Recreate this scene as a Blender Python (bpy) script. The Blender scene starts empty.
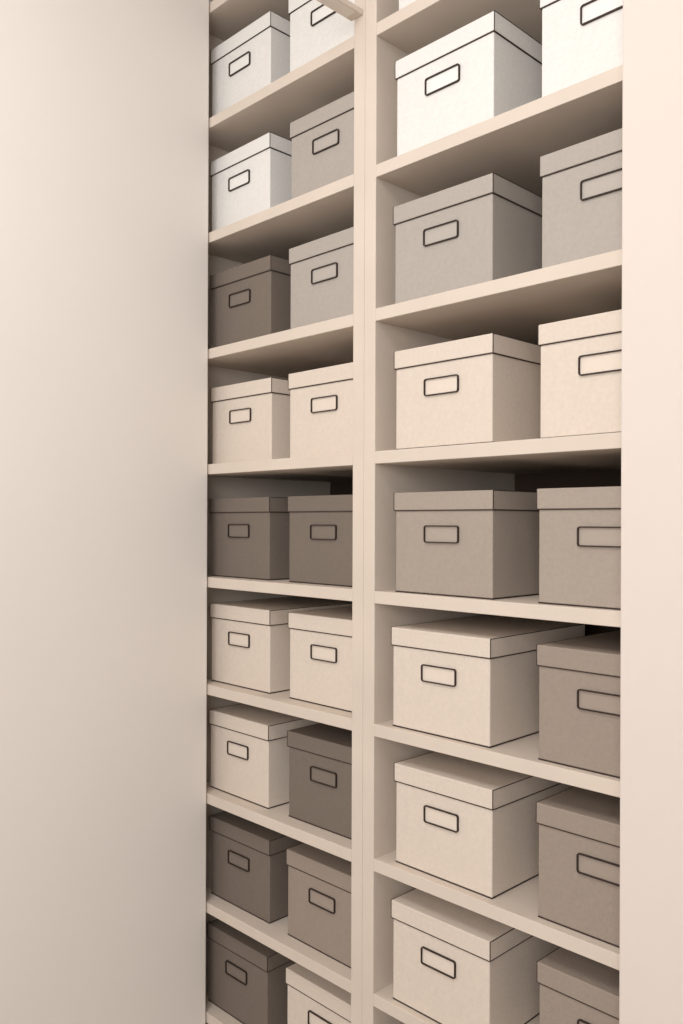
import bpy, bmesh, math, random
from mathutils import Vector, Matrix
random.seed(4)
D=1.28; CH=1.55; F=848.0; TH=math.radians(45.4)
scn=bpy.context.scene
scn.view_settings.view_transform='Standard'
scn.view_settings.look='None'

# ---------- materials ----------
def mat(name,col,rough=0.6,noise=0.03,scale=60,bump=0.0,bscale=300,spec=0.15,metal=0):
    m=bpy.data.materials.new(name); m.use_nodes=True
    nt=m.node_tree; b=nt.nodes['Principled BSDF']
    b.inputs['Roughness'].default_value=rough
    b.inputs['Metallic'].default_value=metal
    b.inputs['Specular IOR Level'].default_value=spec
    tc=nt.nodes.new('ShaderNodeTexCoord')
    n=nt.nodes.new('ShaderNodeTexNoise'); n.inputs['Scale'].default_value=scale; n.inputs['Detail'].default_value=4
    r=nt.nodes.new('ShaderNodeValToRGB')
    r.color_ramp.elements[0].color=tuple(c*(1-noise) for c in col)+(1,)
    r.color_ramp.elements[1].color=tuple(min(1,c*(1+noise)) for c in col)+(1,)
    r.color_ramp.elements[0].position=0.3; r.color_ramp.elements[1].position=0.7
    nt.links.new(tc.outputs['Object'],n.inputs['Vector'])
    nt.links.new(n.outputs['Fac'],r.inputs['Fac'])
    nt.links.new(r.outputs['Color'],b.inputs['Base Color'])
    if bump>0:
        n2=nt.nodes.new('ShaderNodeTexNoise'); n2.inputs['Scale'].default_value=bscale
        bp=nt.nodes.new('ShaderNodeBump'); bp.inputs['Strength'].default_value=bump; bp.inputs['Distance'].default_value=0.001
        nt.links.new(tc.outputs['Object'],n2.inputs['Vector'])
        nt.links.new(n2.outputs['Fac'],bp.inputs['Height'])
        nt.links.new(bp.outputs['Normal'],b.inputs['Normal'])
    return m
def s2l(c): return tuple((x/255/12.92 if x/255<=0.04045 else ((x/255+0.055)/1.055)**2.4) for x in c)
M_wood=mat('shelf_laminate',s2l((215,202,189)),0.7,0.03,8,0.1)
M_backp=mat('back_panel_shaded',s2l((84,70,61)),0.8,0.03,8)  # brown darkened so the shadow deep in the shelves is in the colour
M_wall=mat('wall_paint',s2l((234,227,220)),0.9,0.008,3)
M_wallr=mat('wall_paint_shaded',s2l((221,210,202)),0.9,0.008,3)  # same wall paint, darkened in colour to offset light on the right wall
M_floor=mat('floor_wood',s2l((175,163,152)),0.5,0.1,5)
M_dark=mat('edge_seam_shade',s2l((66,56,51)),0.7,0.05)  # dark seam lines, plus lid-gap and contact shade painted as strips
M_metal=mat('label_frame_metal',s2l((66,56,51)),0.45,0.05,metal=.4)
M_le=mat('lamp_diffuser',s2l((225,215,205)),0.5,0.01)
PAL={'W':(230,227,223),'L':(219,206,193),'G':(176,168,160),'M':(167,155,144),'T':(156,143,132),'D':(124,113,104)}
MB={}; ML={}
for k,c in PAL.items():
    MB[k]=mat('box_card_'+k,s2l(c),0.9,0.035,150,0.6,600,0.08)
    ML[k]=mat('box_label_'+k,s2l(tuple(min(255,x*1.03) for x in c)),0.7,0.01)

# ---------- helpers ----------
def addbox(bm,x0,x1,y0,y1,z0,z1,mi=0,bev=0.0,segs=2):
    vs=[bm.verts.new(p) for p in [(x0,y0,z0),(x1,y0,z0),(x1,y1,z0),(x0,y1,z0),(x0,y0,z1),(x1,y0,z1),(x1,y1,z1),(x0,y1,z1)]]
    fs=[bm.faces.new([vs[i] for i in q]) for q in [(0,3,2,1),(4,5,6,7),(0,1,5,4),(1,2,6,5),(2,3,7,6),(3,0,4,7)]]
    for f in fs: f.material_index=mi
    if bev>0:
        es=list({e for f in fs for e in f.edges})
        r=bmesh.ops.bevel(bm,geom=es,offset=bev,segments=segs,affect='EDGES',profile=0.5)
        for f in r['faces']: f.material_index=mi
def rrect(w,h,r,n=5):
    pts=[]
    for cx,cz,a0 in [(w/2-r,h/2-r,0),(-w/2+r,h/2-r,90),(-w/2+r,-h/2+r,180),(w/2-r,-h/2+r,270)]:
        for i in range(n+1):
            a=math.radians(a0+90*i/n); pts.append((cx+r*math.cos(a),cz+r*math.sin(a)))
    return pts
def addring(bm,cx,cz,y0,y1,w,h,r,t,mi):
    o=rrect(w,h,r); i=rrect(w-2*t,h-2*t,max(r-t,0.001)); n=len(o)
    V=lambda L,y:[bm.verts.new((cx+a,y,cz+b)) for a,b in L]
    of,inf,ob,ib=V(o,y0),V(i,y0),V(o,y1),V(i,y1)
    for k in range(n):
        j=(k+1)%n
        for q in [(of[k],inf[k],inf[j],of[j]),(of[k],of[j],ob[j],ob[k]),(inf[k],ib[k],ib[j],inf[j]),(ob[k],ob[j],ib[j],ib[k])]:
            f=bm.faces.new(q); f.material_index=mi
def addplate(bm,cx,cz,y,w,h,r,mi):
    f=bm.faces.new([bm.verts.new((cx+a,y,cz+b)) for a,b in rrect(w,h,r)]); f.material_index=mi
def finish(bm,name,mats,loc=(0,0,0),rz=0):
    bmesh.ops.recalc_face_normals(bm,faces=bm.faces)
    me=bpy.data.meshes.new(name); bm.to_mesh(me); bm.free()
    for m in mats: me.materials.append(m)
    o=bpy.data.objects.new(name,me); scn.collection.objects.link(o)
    o.location=loc; o.rotation_euler=(0,0,rz); return o

# ---------- storage box mesh (one per colour) ----------
BW,BD,BH,LH=0.245,0.345,0.202,0.036
def box_mesh(k):
    bm=bmesh.new()
    g=0.003
    addbox(bm,-BW/2+g,BW/2-g,g,BD-g,0.0015,BH-0.01,0,0.002,3)
    addbox(bm,-BW/2+g-.0004,BW/2-g+.0004,g-.0004,BD-g+.0004,0,0.0022,1)  # dark strip painting the contact shadow along the box bottom
    addbox(bm,-BW/2,BW/2,0,BD,BH-LH,BH,0,0.002,3)
    addbox(bm,-BW/2+.0008,BW/2-.0008,.0008,BD-.0008,BH-LH-.0016,BH-LH+.0006,1)  # dark strip painting the shadow gap below the lid rim
    for sx in (-1,1):
        xa,xb=sorted((sx*(BW/2-.0008),sx*(BW/2+.0004)))
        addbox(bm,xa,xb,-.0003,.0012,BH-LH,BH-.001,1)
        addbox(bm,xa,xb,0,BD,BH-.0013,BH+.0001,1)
    cz=0.119
    addring(bm,0,cz,-.0045+g,g+.0005,0.085,0.034,0.005,0.0021,2)
    addplate(bm,0,cz,g-.0008,0.082,0.031,0.004,3)
    bmesh.ops.recalc_face_normals(bm,faces=bm.faces)
    me=bpy.data.meshes.new('storage_box_'+k); bm.to_mesh(me); bm.free()
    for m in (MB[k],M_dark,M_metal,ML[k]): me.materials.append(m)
    return me
BM={k:box_mesh(k) for k in PAL}

# ---------- shelving ----------
lev=[-500,-358,-214,-71,69,202,337,472,608]
zs=[CH-v/848*1.368*D for v in lev]
zs=[zs[0]+0.295]+zs+[0.07]
T=0.026; SDP=0.52; TOPZ=zs[0]
XM=-0.963*D; P=0.032
XR=-0.44*D; XL=-1.455*D
def unit(x0,x1,lamp=False):
    bm=bmesh.new(); b=.0012
    addbox(bm,x0,x0+P,D,D+SDP,0,TOPZ,0,b); addbox(bm,x1-P,x1,D,D+SDP,0,TOPZ,0,b)
    for i,z in enumerate(zs):
        addbox(bm,x0+P,x1-P,D,D+SDP-.012,z-T,z,0,b)
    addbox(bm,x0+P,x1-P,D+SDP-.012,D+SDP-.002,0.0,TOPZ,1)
    addbox(bm,x0+P,x1-P,D+.02,D+.036,0,zs[-1]-T,0)
    if lamp: # closet lamp arm fixed to the upright
        zl=2.615
        addbox(bm,x1-.040,x1-.005,D-.25,D,zl,zl+.012,0,.002)
        addbox(bm,x1-.036,x1-.009,D-.24,D-.02,zl-.0015,zl+.004,2)
    return finish(bm,'shelving_unit',[M_wood,M_backp,M_le])
unit(XL-P,XM-.0003,True); unit(XM+.0003,XR+P)

rowsL=['WW','WG','DG','LL','DD','LL','LD','DT','DL','LL']
rowsR=['WW','WW','GG','LL','MM','LT','LT','LT','LT','LG']
def place(k,x,i,e):
    o=bpy.data.objects.new('storage_box',BM[k]); scn.collection.objects.link(o)
    o.location=(x,D+e,zs[i+1]+.0005)
    o.rotation_euler=(0,0,math.radians(random.uniform(-.5,.5)))
for i in range(10):
    j=lambda:random.uniform(-.003,.003)
    place(rowsL[i][0],-1.234*D-BW/2+j(),i,0.035+j())
    place(rowsL[i][1],-0.988*D-BW/2-.006+j()*.5,i,0.035+j())
    place(rowsR[i][0],-0.716*D-BW/2+j(),i,0.014+j())
    place(rowsR[i][1],-0.642*D+BW/2+j(),i,0.014+j())

# ---------- room ----------
def solid(name,x0,x1,y0,y1,z0,z1,m,bev=0.0):
    bm=bmesh.new(); addbox(bm,x0,x1,y0,y1,z0,z1,0,bev); return finish(bm,name,[m])
CEIL=TOPZ+.12
xl=-1.395*(D-.004)
solid('wall_left',xl-.35,xl,-2.5,D-.004,0,CEIL,M_wall,.003)
solid('wall_right',-.514*(D-.045),-.514*(D-.045)+2.5,D-.045,D-.005,0,CEIL,M_wallr,.003)
solid('floor',xl-.35,2,-2.5,D+.7,-.05,0,M_floor)
solid('ceiling',xl-.35,2,-2.5,D+.7,CEIL,CEIL+.05,M_wall)
solid('wall_back',xl-.35,2,D+SDP+.01,D+SDP+.08,0,CEIL,M_wall)

def area(name,loc,target,sx,sy,p,col):
    l=bpy.data.lights.new(name,'AREA'); l.shape='RECTANGLE'; l.size=sx; l.size_y=sy; l.energy=p; l.color=col
    o=bpy.data.objects.new(name,l); scn.collection.objects.link(o); o.location=loc
    o.rotation_euler=(Vector(target)-Vector(loc)).to_track_quat('-Z','Y').to_euler(); return o
area('ceiling_light',(-.9,.1,CEIL-.04),(-1.25,D,.7),1.2,.9,20,(.98,.99,1))
area('room_fill',(.35,-1.5,2.0),(-1.5,D,.5),1.8,1.3,50,(1,.985,.965))  # unseen fill added to brighten the left wall and shelf fronts
w=bpy.data.worlds.new('world'); scn.world=w; w.use_nodes=True
w.node_tree.nodes['Background'].inputs[0].default_value=(1,.98,.96,1)
w.node_tree.nodes['Background'].inputs[1].default_value=.4

cam=bpy.data.cameras.new('camera'); co=bpy.data.objects.new('camera',cam); scn.collection.objects.link(co)
cam.sensor_fit='VERTICAL'; cam.sensor_height=36; cam.lens=F/1024*36; cam.shift_y=10/1024; cam.clip_start=.01
co.matrix_world=Matrix.Translation((0,0,CH))@Matrix.Rotation(TH,4,'Z')@Matrix.Rotation(math.radians(90),4,'X')@Matrix.Rotation(math.radians(.2),4,'Z')
scn.camera=co
